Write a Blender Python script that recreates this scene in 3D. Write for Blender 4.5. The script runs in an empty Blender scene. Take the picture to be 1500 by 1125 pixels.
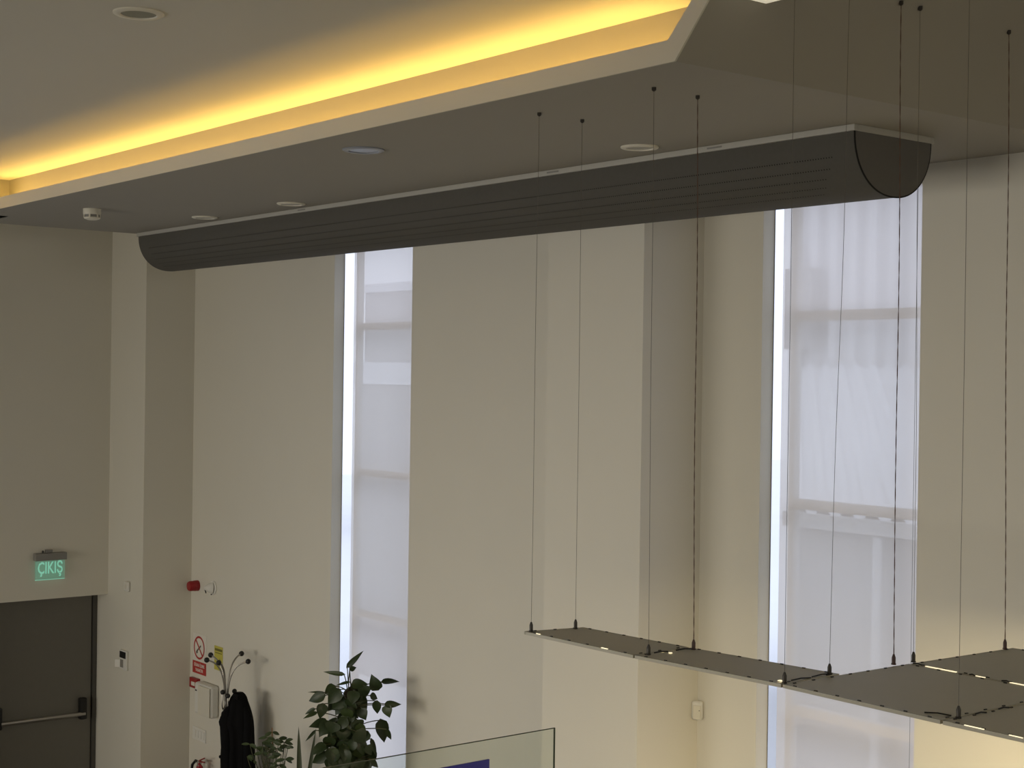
import bpy, math, random
from mathutils import Vector, Matrix
random.seed(7)
SC = bpy.context.scene
COL = SC.collection

# ------------------------------------------------------------------ camera
CAM = Vector((0.0, 0.0, 5.05))
FPX = 2218.7
YAW, PIT, ROL = math.radians(51.5455), math.radians(-0.2786), math.radians(0.8152)
def cam_axes():
    c, s = math.cos(YAW), math.sin(YAW)
    r = Vector((c, s, 0)); f = Vector((-s, c, 0)); u = Vector((0, 0, 1))
    c, s = math.cos(PIT), math.sin(PIT)
    f, u = c * f + s * u, -s * f + c * u
    c, s = math.cos(ROL), math.sin(ROL)
    r, u = c * r + s * u, -s * r + c * u
    return r, u, f
RT, UP, FW = cam_axes()
cd = bpy.data.cameras.new('camera')
cd.sensor_fit = 'HORIZONTAL'; cd.sensor_width = 36.0
cd.lens = FPX / 1500.0 * 36.0
cd.clip_start = 0.05; cd.clip_end = 300
camo = bpy.data.objects.new('camera', cd); COL.objects.link(camo)
M = Matrix.Identity(4)
for i in range(3):
    M[i][0] = RT[i]; M[i][1] = UP[i]; M[i][2] = -FW[i]; M[i][3] = CAM[i]
camo.matrix_world = M
SC.camera = camo

# a pixel is only a direction; the distance comes from the plane it lies on
def ray(x, y): return (FW * FPX + RT * (x - 750) - UP * (y - 562.5)).normalized()
def onx(x, y, X): d = ray(x, y); return CAM + d * ((X - CAM.x) / d.x)
def ony(x, y, Y): d = ray(x, y); return CAM + d * ((Y - CAM.y) / d.y)
def onz(x, y, Z): d = ray(x, y); return CAM + d * ((Z - CAM.z) / d.z)
def ond(x, y, D): d = ray(x, y); return CAM + d * (D / d.dot(FW))
def depth(p): return (Vector(p) - CAM).dot(FW)

# ------------------------------------------------------------------ light, exposure
SC.view_settings.view_transform = 'Standard'
SC.view_settings.look = 'None'
SC.view_settings.exposure = 0.06
SC.view_settings.gamma = 1.0
SC.view_settings.use_curve_mapping = False
SC.cycles.use_denoising = True
SC.cycles.max_bounces = 12
SC.cycles.diffuse_bounces = 6
SC.cycles.transparent_max_bounces = 16
SC.cycles.sample_clamp_indirect = 4.0
w = bpy.data.worlds.new('overcast_sky'); SC.world = w
w.use_nodes = True
bg = w.node_tree.nodes['Background']
bg.inputs[0].default_value = (0.76, 0.82, 1.0, 1)
bg.inputs[1].default_value = 1.45

DAY = []
def room_light(name, loc, rot, sx, sy, power, color, spread=180):
    l = bpy.data.lights.new(name, 'AREA'); l.shape = 'RECTANGLE'; l.size = sx; l.size_y = sy
    l.energy = power; l.color = color; l.spread = math.radians(spread)
    o = bpy.data.objects.new(name, l); COL.objects.link(o)
    o.location = loc; o.rotation_euler = rot
    return o
# daylight entering by the window in the end wall beyond the door; rear and side lamps are added fill, no windows there;
# each is tilted to head down
room_light('daylight_end_window', (-17.0, -0.6, 2.6), (0, math.radians(-66), 0), 3.2, 6.2, 72, (1.0, 0.95, 0.86), 120)
room_light('rear_fill_a', (-12.5, -7.85, 2.9), (math.radians(84), 0, 0), 6.0, 2.6, 112, (1.0, 0.93, 0.80), 85)
room_light('rear_fill_b', (-5.6, -7.85, 2.9), (math.radians(84), 0, 0), 6.0, 2.6, 92, (1.0, 0.93, 0.80), 85)
room_light('side_fill', (5.9, 3.0, 5.0), (0, math.radians(66), 0), 2.6, 8.0, 118, (1.0, 0.93, 0.80), 105)

# ------------------------------------------------------------------ materials
MATS = {}
def mat(name, col, rough=0.6, metal=0.0, noise=0.0, scale=60, bump=0.0, bscale=200, emis=None, estr=0, spec=0.4, coat=0):
    if name in MATS: return MATS[name]
    m = bpy.data.materials.new(name); m.use_nodes = True
    nt = m.node_tree; b = nt.nodes['Principled BSDF']
    b.inputs['Base Color'].default_value = (*col, 1)
    b.inputs['Roughness'].default_value = rough
    b.inputs['Metallic'].default_value = metal
    b.inputs['Specular IOR Level'].default_value = spec
    if emis:
        b.inputs['Emission Color'].default_value = (*emis, 1)
        b.inputs['Emission Strength'].default_value = estr
    tc = nt.nodes.new('ShaderNodeTexCoord')
    if noise:
        n = nt.nodes.new('ShaderNodeTexNoise'); n.inputs['Scale'].default_value = scale; n.inputs['Detail'].default_value = 4
        nt.links.new(tc.outputs['Object'], n.inputs['Vector'])
        r = nt.nodes.new('ShaderNodeMapRange')
        r.inputs['To Min'].default_value = 1 - noise; r.inputs['To Max'].default_value = 1 + noise
        nt.links.new(n.outputs['Fac'], r.inputs['Value'])
        mx = nt.nodes.new('ShaderNodeVectorMath'); mx.operation = 'SCALE'
        mx.inputs[0].default_value = col
        nt.links.new(r.outputs['Result'], mx.inputs['Scale'])
        nt.links.new(mx.outputs['Vector'], b.inputs['Base Color'])
    if bump:
        n2 = nt.nodes.new('ShaderNodeTexNoise'); n2.inputs['Scale'].default_value = bscale; n2.inputs['Detail'].default_value = 3
        nt.links.new(tc.outputs['Object'], n2.inputs['Vector'])
        bp = nt.nodes.new('ShaderNodeBump'); bp.inputs['Strength'].default_value = bump; bp.inputs['Distance'].default_value = 0.002
        nt.links.new(n2.outputs['Fac'], bp.inputs['Height'])
        nt.links.new(bp.outputs['Normal'], b.inputs['Normal'])
    MATS[name] = m
    return m

def glass_mat(name, tint, refl=1.45, rough=0.0):
    m = bpy.data.materials.new(name); m.use_nodes = True
    nt = m.node_tree; nt.nodes.clear()
    out = nt.nodes.new('ShaderNodeOutputMaterial')
    tr = nt.nodes.new('ShaderNodeBsdfTransparent'); tr.inputs[0].default_value = (*tint, 1)
    gl = nt.nodes.new('ShaderNodeBsdfGlossy'); gl.inputs['Roughness'].default_value = rough
    lw = nt.nodes.new('ShaderNodeLayerWeight'); lw.inputs['Blend'].default_value = 0.5
    pw = nt.nodes.new('ShaderNodeMath'); pw.operation = 'POWER'; pw.inputs[1].default_value = 5
    nt.links.new(lw.outputs['Facing'], pw.inputs[0])
    fr = nt.nodes.new('ShaderNodeMath'); fr.operation = 'MULTIPLY_ADD'; fr.inputs[1].default_value = 0.9
    fr.inputs[2].default_value = ((refl - 1) / (refl + 1)) ** 2
    nt.links.new(pw.outputs[0], fr.inputs[0])
    mx = nt.nodes.new('ShaderNodeMixShader')
    nt.links.new(fr.outputs[0], mx.inputs[0]); nt.links.new(tr.outputs[0], mx.inputs[1]); nt.links.new(gl.outputs[0], mx.inputs[2])
    nt.links.new(mx.outputs[0], out.inputs[0])
    MATS[name] = m
    return m

def blind_mat(name, openness, trans, refl):
    """woven sun-screen: a little open weave, the rest translucent cloth"""
    m = bpy.data.materials.new(name); m.use_nodes = True
    nt = m.node_tree; nt.nodes.clear()
    out = nt.nodes.new('ShaderNodeOutputMaterial')
    t = nt.nodes.new('ShaderNodeBsdfTransparent')
    tl = nt.nodes.new('ShaderNodeBsdfTranslucent'); tl.inputs[0].default_value = (*trans, 1)
    df = nt.nodes.new('ShaderNodeBsdfDiffuse'); df.inputs[0].default_value = (*refl, 1)
    ad = nt.nodes.new('ShaderNodeAddShader')
    nt.links.new(tl.outputs[0], ad.inputs[0]); nt.links.new(df.outputs[0], ad.inputs[1])
    mx = nt.nodes.new('ShaderNodeMixShader')
    tc = nt.nodes.new('ShaderNodeTexCoord')
    n = nt.nodes.new('ShaderNodeTexNoise'); n.inputs['Scale'].default_value = 260
    r = nt.nodes.new('ShaderNodeMapRange'); r.inputs['To Min'].default_value = openness * 0.85; r.inputs['To Max'].default_value = openness * 1.15
    nt.links.new(tc.outputs['Object'], n.inputs['Vector']); nt.links.new(n.outputs['Fac'], r.inputs['Value'])
    nt.links.new(r.outputs[0], mx.inputs[0])
    nt.links.new(ad.outputs[0], mx.inputs[1]); nt.links.new(t.outputs[0], mx.inputs[2])
    nt.links.new(mx.outputs[0], out.inputs[0])
    MATS[name] = m
    return m

WALL = mat('wall_paint', (0.70, 0.675, 0.60), 0.85, noise=0.015, scale=2.5, bump=0.25, bscale=90)
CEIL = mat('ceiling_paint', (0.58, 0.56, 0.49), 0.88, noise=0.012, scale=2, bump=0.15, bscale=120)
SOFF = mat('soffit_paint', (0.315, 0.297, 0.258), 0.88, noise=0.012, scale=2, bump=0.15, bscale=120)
FLOOR = mat('floor_tile', (0.13, 0.125, 0.115), 0.45, noise=0.06, scale=3)
WHITE = mat('white_plastic', (0.74, 0.73, 0.69), 0.4)
CREAM = mat('cream_plastic', (0.70, 0.67, 0.58), 0.45)
GREYP = mat('grey_plastic', (0.24, 0.235, 0.22), 0.45)
BLACKP = mat('black_plastic', (0.012, 0.012, 0.012), 0.4)
DARKM = mat('dark_metal', (0.05, 0.045, 0.04), 0.4, metal=0.6)
STEEL = mat('brushed_steel', (0.42, 0.40, 0.37), 0.35, metal=0.9, noise=0.06, scale=90)
ALU = mat('aluminium_rail', (0.45, 0.44, 0.40), 0.5, metal=0.1)
DUCT = mat('charcoal_duct_fabric', (0.088, 0.083, 0.072), 0.8, noise=0.06, scale=40, bump=0.2, bscale=400)
DUCTEND = mat('charcoal_duct_end', (0.135, 0.128, 0.118), 0.8, noise=0.05, scale=40, bump=0.2, bscale=400)
HOLE = mat('duct_hole', (0.008, 0.008, 0.007), 0.9)
DOORM = mat('dark_grey_door', (0.165, 0.158, 0.138), 0.5, noise=0.05, scale=14, bump=0.1)
DOORF = mat('dark_grey_frame', (0.075, 0.072, 0.064), 0.5)
RED = mat('red_plastic', (0.30, 0.012, 0.016), 0.4)
REDP = mat('red_print', (0.42, 0.03, 0.025), 0.5)
PAPER = mat('white_print', (0.74, 0.72, 0.66), 0.6)
YELLOW = mat('yellow_print', (0.55, 0.50, 0.09), 0.6)
OLIVE = mat('olive_print', (0.16, 0.15, 0.03), 0.6)
PANEL = mat('panel_top', (0.52, 0.50, 0.425), 0.55, noise=0.03, scale=8)
RIM = mat('panel_rim', (0.42, 0.40, 0.33), 0.45, metal=0.2)
CLIP = mat('panel_clip', (0.03, 0.028, 0.024), 0.5)
CABLE = mat('brown_cable', (0.10, 0.050, 0.032), 0.6)
WIRE = mat('steel_wire', (0.14, 0.125, 0.105), 0.45, metal=0.5)
LEAF = mat('dark_green_leaf', (0.021, 0.037, 0.011), 0.42, noise=0.35, scale=9)
LEAF2 = mat('mid_green_leaf', (0.048, 0.072, 0.026), 0.45, noise=0.3, scale=12)
SNAKE = mat('snake_leaf', (0.055, 0.07, 0.034), 0.45, noise=0.35, scale=14)
STEM = mat('plant_stem', (0.06, 0.060, 0.022), 0.6)
POLE = mat('moss_pole', (0.040, 0.026, 0.016), 0.9, noise=0.3, scale=30)
POT = mat('terracotta_pot', (0.22, 0.10, 0.06), 0.7)
SOIL = mat('soil', (0.03, 0.022, 0.016), 0.95)
COAT = mat('black_wool', (0.006, 0.006, 0.0065), 0.85, bump=0.3, bscale=300, spec=0.1)
BLUE = mat('blue_print', (0.085, 0.07, 0.50), 0.5)
WINF = mat('white_window_frame', (0.62, 0.60, 0.57), 0.45)
GROUND = mat('pale_concrete_ground', (0.85, 0.85, 0.85), 0.9, noise=0.04, scale=0.6)
CORR = mat('pale_corrugated_metal', (0.72, 0.72, 0.74), 0.5, noise=0.05, scale=1.2)
ROOFM = mat('white_roof_sheet', (0.80, 0.80, 0.82), 0.5, noise=0.06, scale=0.9)
SHEDW = mat('grey_render', (0.42, 0.41, 0.41), 0.9, noise=0.15, scale=0.7)
COVE = mat('cove_led', (0.9, 0.7, 0.3), 0.5, emis=(1.0, 0.61, 0.14), estr=29.0)
LAMP = mat('panel_led', (0.9, 0.85, 0.7), 0.5, emis=(1.0, 0.80, 0.45), estr=19.0)
LEAK = mat('lamp_leak', (0.9, 0.85, 0.7), 0.5, emis=(1.0, 0.85, 0.55), estr=1.0)  # emissive marks imitate lamp light leaking at the panel joints and rims
EXITG = mat('exit_green', (0.1, 0.5, 0.35), 0.4, emis=(0.30, 0.64, 0.48), estr=0.55)
GLASS = glass_mat('clear_glass', (0.90, 0.94, 0.90))
WGLASS = glass_mat('window_glass', (0.97, 0.98, 0.98), 1.3)
BAL = glass_mat('balustrade_glass', (0.945, 0.968, 0.94), 1.5)
ACRYL = glass_mat('acrylic_plate', (0.72, 0.80, 0.75), 1.5, 0.15)
def edge_lit(m, col):
    """edge-lit acrylic gives off a faint glow of its own"""
    nt = m.node_tree; out = next(n for n in nt.nodes if n.type == 'OUTPUT_MATERIAL'); src = out.inputs[0].links[0].from_socket
    em = nt.nodes.new('ShaderNodeEmission'); em.inputs[0].default_value = (*col, 1); em.inputs[1].default_value = 1
    ad = nt.nodes.new('ShaderNodeAddShader'); nt.links.new(src, ad.inputs[0]); nt.links.new(em.outputs[0], ad.inputs[1]); nt.links.new(ad.outputs[0], out.inputs[0])
edge_lit(ACRYL, (0.025, 0.055, 0.042))
BLIND = blind_mat('screen_cloth', 0.24, (0.72, 0.655, 0.60), (0.22, 0.22, 0.22))
EDGEG = mat('glass_edge', (0.10, 0.12, 0.085), 0.2)

# ------------------------------------------------------------------ mesh helpers
class MB:
    def __init__(self): self.v = []; self.f = []
    def box(self, x0, x1, y0, y1, z0, z1):
        n = len(self.v)
        self.v += [(x, y, z) for z in (z0, z1) for y in (y0, y1) for x in (x0, x1)]
        for q in ((0, 2, 3, 1), (4, 5, 7, 6), (0, 1, 5, 4), (2, 6, 7, 3), (0, 4, 6, 2), (1, 3, 7, 5)):
            self.f.append([n + i for i in q])
        return self
    def obox(self, c, ax, ay, az, hx, hy, hz):
        """box about centre c with half sizes along three axes"""
        n = len(self.v); c = Vector(c)
        for k in (-1, 1):
            for j in (-1, 1):
                for i in (-1, 1):
                    self.v.append(tuple(c + Vector(ax) * (i * hx) + Vector(ay) * (j * hy) + Vector(az) * (k * hz)))
        for q in ((0, 2, 3, 1), (4, 5, 7, 6), (0, 1, 5, 4), (2, 6, 7, 3), (0, 4, 6, 2), (1, 3, 7, 5)):
            self.f.append([n + i for i in q])
        return self
    def prism(self, poly, vec):
        """polygon (list of 3D points) extruded by vec"""
        n = len(self.v); k = len(poly); vec = Vector(vec)
        self.v += [tuple(p) for p in poly] + [tuple(Vector(p) + vec) for p in poly]
        self.f.append([n + i for i in range(k)][::-1]); self.f.append([n + k + i for i in range(k)])
        for i in range(k):
            j = (i + 1) % k
            self.f.append([n + i, n + j, n + k + j, n + k + i])
        return self
    def tube(self, pts, r, seg=8, cap=True):
        pts = [Vector(p) for p in pts]
        rs = r if isinstance(r, (list, tuple)) else [r] * len(pts)
        n0 = len(self.v); up = None
        for i, p in enumerate(pts):
            t = (pts[min(i + 1, len(pts) - 1)] - pts[max(i - 1, 0)]).normalized()
            if up is None:
                up = t.orthogonal().normalized()
            up = (up - t * up.dot(t)).normalized(); sd = t.cross(up)
            for k in range(seg):
                a = 2 * math.pi * k / seg
                self.v.append(tuple(p + (up * math.cos(a) + sd * math.sin(a)) * rs[i]))
        for i in range(len(pts) - 1):
            for k in range(seg):
                a = n0 + i * seg + k; b = n0 + i * seg + (k + 1) % seg
                self.f.append([a, b, b + seg, a + seg])
        if cap:
            self.f.append([n0 + k for k in range(seg)][::-1])
            e = n0 + (len(pts) - 1) * seg
            self.f.append([e + k for k in range(seg)])
        return self
    def lathe(self, c, axis, prof, seg=24):
        """prof: (radius, distance along axis)"""
        c = Vector(c); ax = Vector(axis).normalized(); u = ax.orthogonal().normalized(); s = ax.cross(u)
        n0 = len(self.v)
        for r, h in prof:
            for k in range(seg):
                a = 2 * math.pi * k / seg
                self.v.append(tuple(c + ax * h + (u * math.cos(a) + s * math.sin(a)) * max(r, 1e-5)))
        for i in range(len(prof) - 1):
            for k in range(seg):
                a = n0 + i * seg + k; b = n0 + i * seg + (k + 1) % seg
                self.f.append([a, b, b + seg, a + seg])
        self.f.append([n0 + k for k in range(seg)][::-1])
        e = n0 + (len(prof) - 1) * seg
        self.f.append([e + k for k in range(seg)])
        return self
    def ball(self, c, r, seg=14, rings=8):
        return self.lathe(Vector(c) - Vector((0, 0, r)), (0, 0, 1), [(r * math.sin(math.pi * i / rings), r - r * math.cos(math.pi * i / rings)) for i in range(rings + 1)], seg)
    def build(self, name, m, parent=None, smooth=False, bevel=0, label=None, kind=None):
        off = Vector(parent['_base']) if parent is not None else Vector((0, 0, 0))
        me = bpy.data.meshes.new(name)
        me.from_pydata([tuple(Vector(p) - off) for p in self.v], [], self.f)
        me.validate(); me.update()
        import bmesh
        b = bmesh.new(); b.from_mesh(me); bmesh.ops.recalc_face_normals(b, faces=b.faces); b.to_mesh(me); b.free()
        me.materials.append(m)
        o = bpy.data.objects.new(name, me); COL.objects.link(o)
        if parent is not None:
            root = parent
            o.parent = root
            o['_base'] = tuple(off)
        else:
            o['_base'] = (0, 0, 0)
        if smooth:
            for p in me.polygons: p.use_smooth = True
            try: me.set_sharp_from_angle(angle=math.radians(40))
            except Exception: pass
        if bevel:
            md = o.modifiers.new('bevel', 'BEVEL'); md.width = bevel; md.segments = 2; md.limit_method = 'ANGLE'
        if label: o['label'] = label
        if kind: o['kind'] = kind
        return o

def thing(name, label, cat, loc, group=None, kind=None):
    o = bpy.data.objects.new(name, None); COL.objects.link(o)
    o.location = loc; o.empty_display_size = 0.05
    o['_base'] = tuple(loc)
    if label: o['label'] = label
    if cat: o['category'] = cat
    if group: o['group'] = group
    if kind: o['kind'] = kind
    return o
def tag(o, label, cat, group=None):
    o['label'] = label; o['category'] = cat
    if group: o['group'] = group
    return o
def sub(parent_part, child):
    """make child (built under the same base) a sub-part of parent_part"""
    child.parent = parent_part
    return child
def struct(name, mb, m, parent=None, label=None, **kw):
    o = mb.build(name, m, parent, **kw)
    if parent is None: o['kind'] = 'structure'
    if label: o['label'] = label
    return o
def text_mesh(name, s, size, origin, right, up, m, parent, extrude=0.001, align='CENTER', bold=0.0, fit=None):
    cu = bpy.data.curves.new(name, 'FONT'); cu.body = s; cu.size = size; cu.extrude = extrude
    cu.align_x = align; cu.align_y = 'CENTER'; cu.offset = bold; cu.resolution_u = 2
    t = bpy.data.objects.new(name, cu); COL.objects.link(t)
    dg = bpy.context.evaluated_depsgraph_get()
    me = bpy.data.meshes.new_from_object(t.evaluated_get(dg))
    bpy.data.objects.remove(t, do_unlink=True)
    right = Vector(right).normalized(); up = Vector(up).normalized(); nrm = right.cross(up)
    off = Vector(parent['_base']); o0 = Vector(origin) - off
    if fit:
        w_ = max(v.co.x for v in me.vertices) - min(v.co.x for v in me.vertices)
        for v in me.vertices: v.co.x *= fit / w_
    for v in me.vertices:
        c = v.co.copy(); v.co = o0 + right * c.x + up * c.y + nrm * c.z
    me.materials.clear(); me.materials.append(m)
    o = bpy.data.objects.new(name, me); COL.objects.link(o); o.parent = parent; o['_base'] = tuple(off)
    return o

# ------------------------------------------------------------------ the room
YW, YC = 8.10, 7.49            # window wall, front of its columns
XB, XD = -17.134, -17.46       # end wall above the door, face of the recessed door
ZS = 6.45                      # underside of the lowered ceiling along the windows
ZU = 6.78                      # ceiling of the lit recess
SLOPE = 1.166                  # rise of the sloping end of the lowered ceiling
XH = -4.80                     # where the slope starts
LINT = 2.385
W1 = (-13.105, -11.725); W2 = (-7.346, -5.991)
ZWB, ZWT = 0.45, 6.42          # window sill and head
XE, YS = 6.0, -8.0

struct('floor', MB().box(-18.2, XE + .2, YS - .2, YW + .4, -0.2, 0.0), FLOOR, label='grey tiled floor far below the frame')
wb = MB()
T, TL, OW = 0.46, 0.122, 0.75     # wall, inner leaf, how far the outer opening is wider
for grow, ya, yb2 in ((0, YW, YW + TL), (OW, YW + TL, YW + T)):
    xs = [-17.8, W1[0] - grow, W1[1] + grow, W2[0] - grow, W2[1] + grow, XE]
    for a, b in ((0, 1), (2, 3), (4, 5)): wb.box(xs[a], xs[b], ya, yb2, 0, 7.3)
    for a, b in ((xs[1], xs[2]), (xs[3], xs[4])):
        wb.box(a, b, ya, yb2, 0, ZWB); wb.box(a, b, ya, yb2, ZWT, 7.3)
struct('wall_window', wb, WALL, label='white painted wall with two tall narrow windows')
struct('wall_column', MB().box(-8.999, -7.93, YC, YW, 0, 7.3), WALL, label='white painted column standing proud between the two windows')
struct('wall_column', MB().box(-17.9, -16.178, YC, YW, 0, 7.3), WALL, label='white painted column in the corner beside the exit door')
we = MB()
we.box(XB - .8, XB, 5.75, YC, LINT, 7.3)
we.box(XB - .8, XB, 2.6, 5.75, 0, 7.3); we.box(XB - .8, XB, -4.0, 2.6, 4.4, 7.3); we.box(XB - .8, XB, -4.0, 2.6, 0, .8); we.box(XB - .8, XB, YS, -4.0, 0, 7.3)
we.box(XB - .9, XD - .06, 5.75, YC, 0, LINT)
struct('wall_end', we, WALL, label='white painted end wall above the recessed exit door')
struct('wall_rear', MB().box(-18, XE, YS - .2, YS, 0, 7.3), WALL, label='white painted wall behind the camera')
struct('wall_side', MB().box(XE, XE + .2, YS - .2, YW + .3, 0, 7.3), WALL, label='white painted wall at the right end of the hall')
struct('window_3', MB().box(XB - .45, XB - .40, -4.0, 2.6, .8, 4.4), WGLASS, label='wide window in the end wall out of frame')

ce = MB()
ce.box(-18, -4.45, YS, 5.0, ZU, ZU + .14)
ce.box(-4.45, XE, YS, 4.72, ZU, 7.3)
ce.box(-4.5, XE, 4.72, YW, 7.05, 7.3)
ce.box(-18, -14.47, 5.0, YW, ZU, ZU + .14)
ce.box(-18.2, XE + .2, YS - .2, YW + .4, 7.3, 7.45)
struct('ceiling', ce, CEIL, label='upper ceiling behind the lit recess')

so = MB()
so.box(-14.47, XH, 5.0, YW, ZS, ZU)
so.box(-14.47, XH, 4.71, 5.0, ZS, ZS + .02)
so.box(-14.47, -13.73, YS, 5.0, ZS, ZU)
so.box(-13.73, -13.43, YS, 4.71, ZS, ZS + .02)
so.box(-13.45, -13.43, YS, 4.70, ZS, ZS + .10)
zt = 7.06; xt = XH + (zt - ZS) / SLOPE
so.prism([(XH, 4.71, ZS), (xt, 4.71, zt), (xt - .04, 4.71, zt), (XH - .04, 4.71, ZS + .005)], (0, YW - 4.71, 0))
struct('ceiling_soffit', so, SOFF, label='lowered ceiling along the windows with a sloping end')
xo = XH + (ZU - ZS) / SLOPE
lp = MB().prism([(-13.45, 4.70, ZS), (XH, 4.70, ZS), (xo, 4.70, ZU), (xo - .107, 4.70, ZU), (-4.845, 4.70, ZS + .10), (-13.45, 4.70, ZS + .10)], (0, .012, 0))
struct('trim_1', lp, CEIL, label='plaster lip hiding the amber strip light of the ceiling recess')

st = MB().box(-13.6, -4.95, 4.90, 4.945, ZS + .022, ZS + .032).build('cove_strip_light', COVE)
tag(st, 'amber strip light laid along the ceiling recess behind its lip', 'strip light')
st2 = MB().box(-13.65, -13.60, YS + .3, 4.6, ZS + .022, ZS + .032).build('cove_strip_light', COVE)
tag(st2, 'amber strip light along the short end of the ceiling recess', 'strip light')

# mezzanine the picture is taken from
mz = MB().box(-1.98, XE, YS, 1.75, 3.1, 3.4)
struct('floor_mezzanine', mz, FLOOR, label='mezzanine floor below the camera')

# ------------------------------------------------------------------ exit door
d = thing('door_1', 'dark grey exit door with a steel push bar, recessed beside the corner column', None, (XD, 6.85, 0), kind='structure')
MB().box(XD - .05, XD, 6.16, YC - .06, .01, LINT + .05).build('leaf', DOORM, d, bevel=.003)
MB().box(XD - .06, XD + .03, YC - .05, YC - .002, 0, LINT + .05).build('frame', DOORF, d)
MB().box(XD - .06, XD + .03, 6.08, 6.15, 0, LINT + .05).build('frame', DOORF, d)
pR = onx(124, 1048, XD + .06); pL = onx(1, 1058, XD + .06)
zb = (pR.z + pL.z) / 2
MB().tube([(XD + .07, pL.y, zb), (XD + .07, pR.y, zb)], .026, 14).build('push_bar', STEEL, d, smooth=True, label='brushed steel push bar')
for yy in (pL.y - .03, pR.y - .02):
    k = MB().box(XD + .001, XD + .09, yy - .045, yy + .045, zb - .07, zb + .19).build('bar_bracket', BLACKP, d, bevel=.02, label='black bracket of the push bar')

# exit sign on the wall above the door
tl = onx(52, 822, XB + .05); br = onx(95, 847, XB + .05)
sy0, sy1, sz0, sz1 = tl.y, br.y, br.z, tl.z
e = thing('exit_sign', 'green lit exit sign with a grey housing on the wall above the dark door', 'sign', (XB, (sy0 + sy1) / 2, sz0))
MB().box(XB + .001, XB + .085, sy0 - .01, sy1 + .01, sz1, sz1 + .085).build('housing', GREYP, e, bevel=.004)
MB().box(XB + .04, XB + .046, sy0, sy1, sz0, sz1).build('plate', ACRYL, e)
MB().box(XB + .038, XB + .048, sy0, sy1, sz0 - .004, sz0 + .002).build('plate_edge', EXITG, e)
text_mesh('lettering', 'ÇIKIŞ', (sz1 - sz0) * .86, (XB + .05, (sy0 + sy1) / 2, (sz0 + sz1) / 2 + .018), (0, 1, 0), (0, 0, 1), EXITG, e, .001, bold=.003, fit=(sy1 - sy0) * .84)
MB().box(XB + .02, XB + .06, sy0 + .12, sy0 + .20, sz1 + .087, sz1 + .125).build('cable_box', GREYP, e, bevel=.004)
MB().lathe((XB + .04, sy0 + .09, sz1 + .087), (0, 0, 1), [(.012, 0), (.012, .02), (.004, .03)], 10).build('cable_gland', BLACKP, e)

# ------------------------------------------------------------------ windows, blinds
def window(n, X0, X1, bx0, bx1, bars, lab, blab):
    r = thing(f'window_{n}', lab, None, ((X0 + X1) / 2, YW + .3, ZWB), kind='structure')
    y0, y1 = YW + .21, YW + .27
    o0, o1 = X0 - OW + .002, X1 + OW - .002
    jl = .05
    for a, b in ((o0, o0 + jl), (o1 - jl, o1)): MB().box(a, b, y0, y1, ZWB + .001, ZWT - .001).build('frame_jamb', WINF, r)
    for xm in (X0 + .085, X1 - .085 - jl): MB().box(xm, xm + jl, y0, y1, ZWB + .07, ZWT - .07).build('mullion', WINF, r)
    MB().box(o0 + jl, o1 - jl, y0, y1, ZWB + .001, ZWB + .07).build('frame_rail', WINF, r)
    MB().box(o0 + jl, o1 - jl, y0, y1, ZWT - .07, ZWT - .001).build('frame_rail', WINF, r)
    zz = [ZWB + .07]
    xa, xb = X0 + .085 + jl, X1 - .085 - jl
    for z in bars:
        MB().box(xa, xb, y0, y1, z - .036, z + .036).build('transom', WINF, r)
        zz += [z - .036, z + .036]
    zz.append(ZWT - .07)
    for i in range(0, len(zz), 2):
        MB().box(xa, xb, YW + .236, YW + .244, zz[i], zz[i + 1]).build('pane', WGLASS, r)
    for a, b in ((o0 + jl, X0 + .085), (X1 - .085, o1 - jl)):
        MB().box(a, b, YW + .236, YW + .244, ZWB + .07, ZWT - .07).build('side_pane', WGLASS, r)
    b = thing('roller_blind', blab, 'blind', ((bx0 + bx1) / 2, YW + .1, ZWB + .15), 'sun screen blinds')
    MB().tube([(bx0, YW + .1, ZWT - .05), (bx1, YW + .1, ZWT - .05)], .03, 14).build('roller', ALU, b, smooth=True)
    sc_ = MB(); sc_.v = [(bx0, YW + .1, ZWB + .17), (bx1, YW + .1, ZWB + .17), (bx1, YW + .1, ZWT - .05), (bx0, YW + .1, ZWT - .05)]; sc_.f = [[0, 1, 2, 3]]
    sc_.build('screen', BLIND, b)
    MB().box(bx1 - .104, bx1 - .101, YW + .0985, YW + .0995, ZWB + .17, ZWT - .05).build('hem_seam', GREYP, b)
    MB().box(bx0, bx1, YW + .09, YW + .11, ZWB + .15, ZWB + .175).build('bottom_bar', ALU, b)
    for x in (X0 + .004,):
        MB().tube([(x, YW + .118, ZWB + .01), (x, YW + .118, ZWT - .01)], .003, 6).build('guide_wire', GREYP, b)
BARS1 = [ony(560, y, 8.34).z for y in (478, 694, 904)]
BARS2 = [ony(1255, y, 8.34).z for y in (461, 746, 1060)]
BARS = [(a + b) / 2 for a, b in zip(BARS1, BARS2)]
window(1, *W1, -12.89, -11.73, BARS1, 'tall narrow white window behind the potted plants', 'pale screen blind drawn over the window behind the potted plants')
window(2, *W2, -7.243, -5.996, BARS2, 'tall narrow white window beside the hanging panel lights', 'pale screen blind drawn over the window behind the hanging wires')

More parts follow.
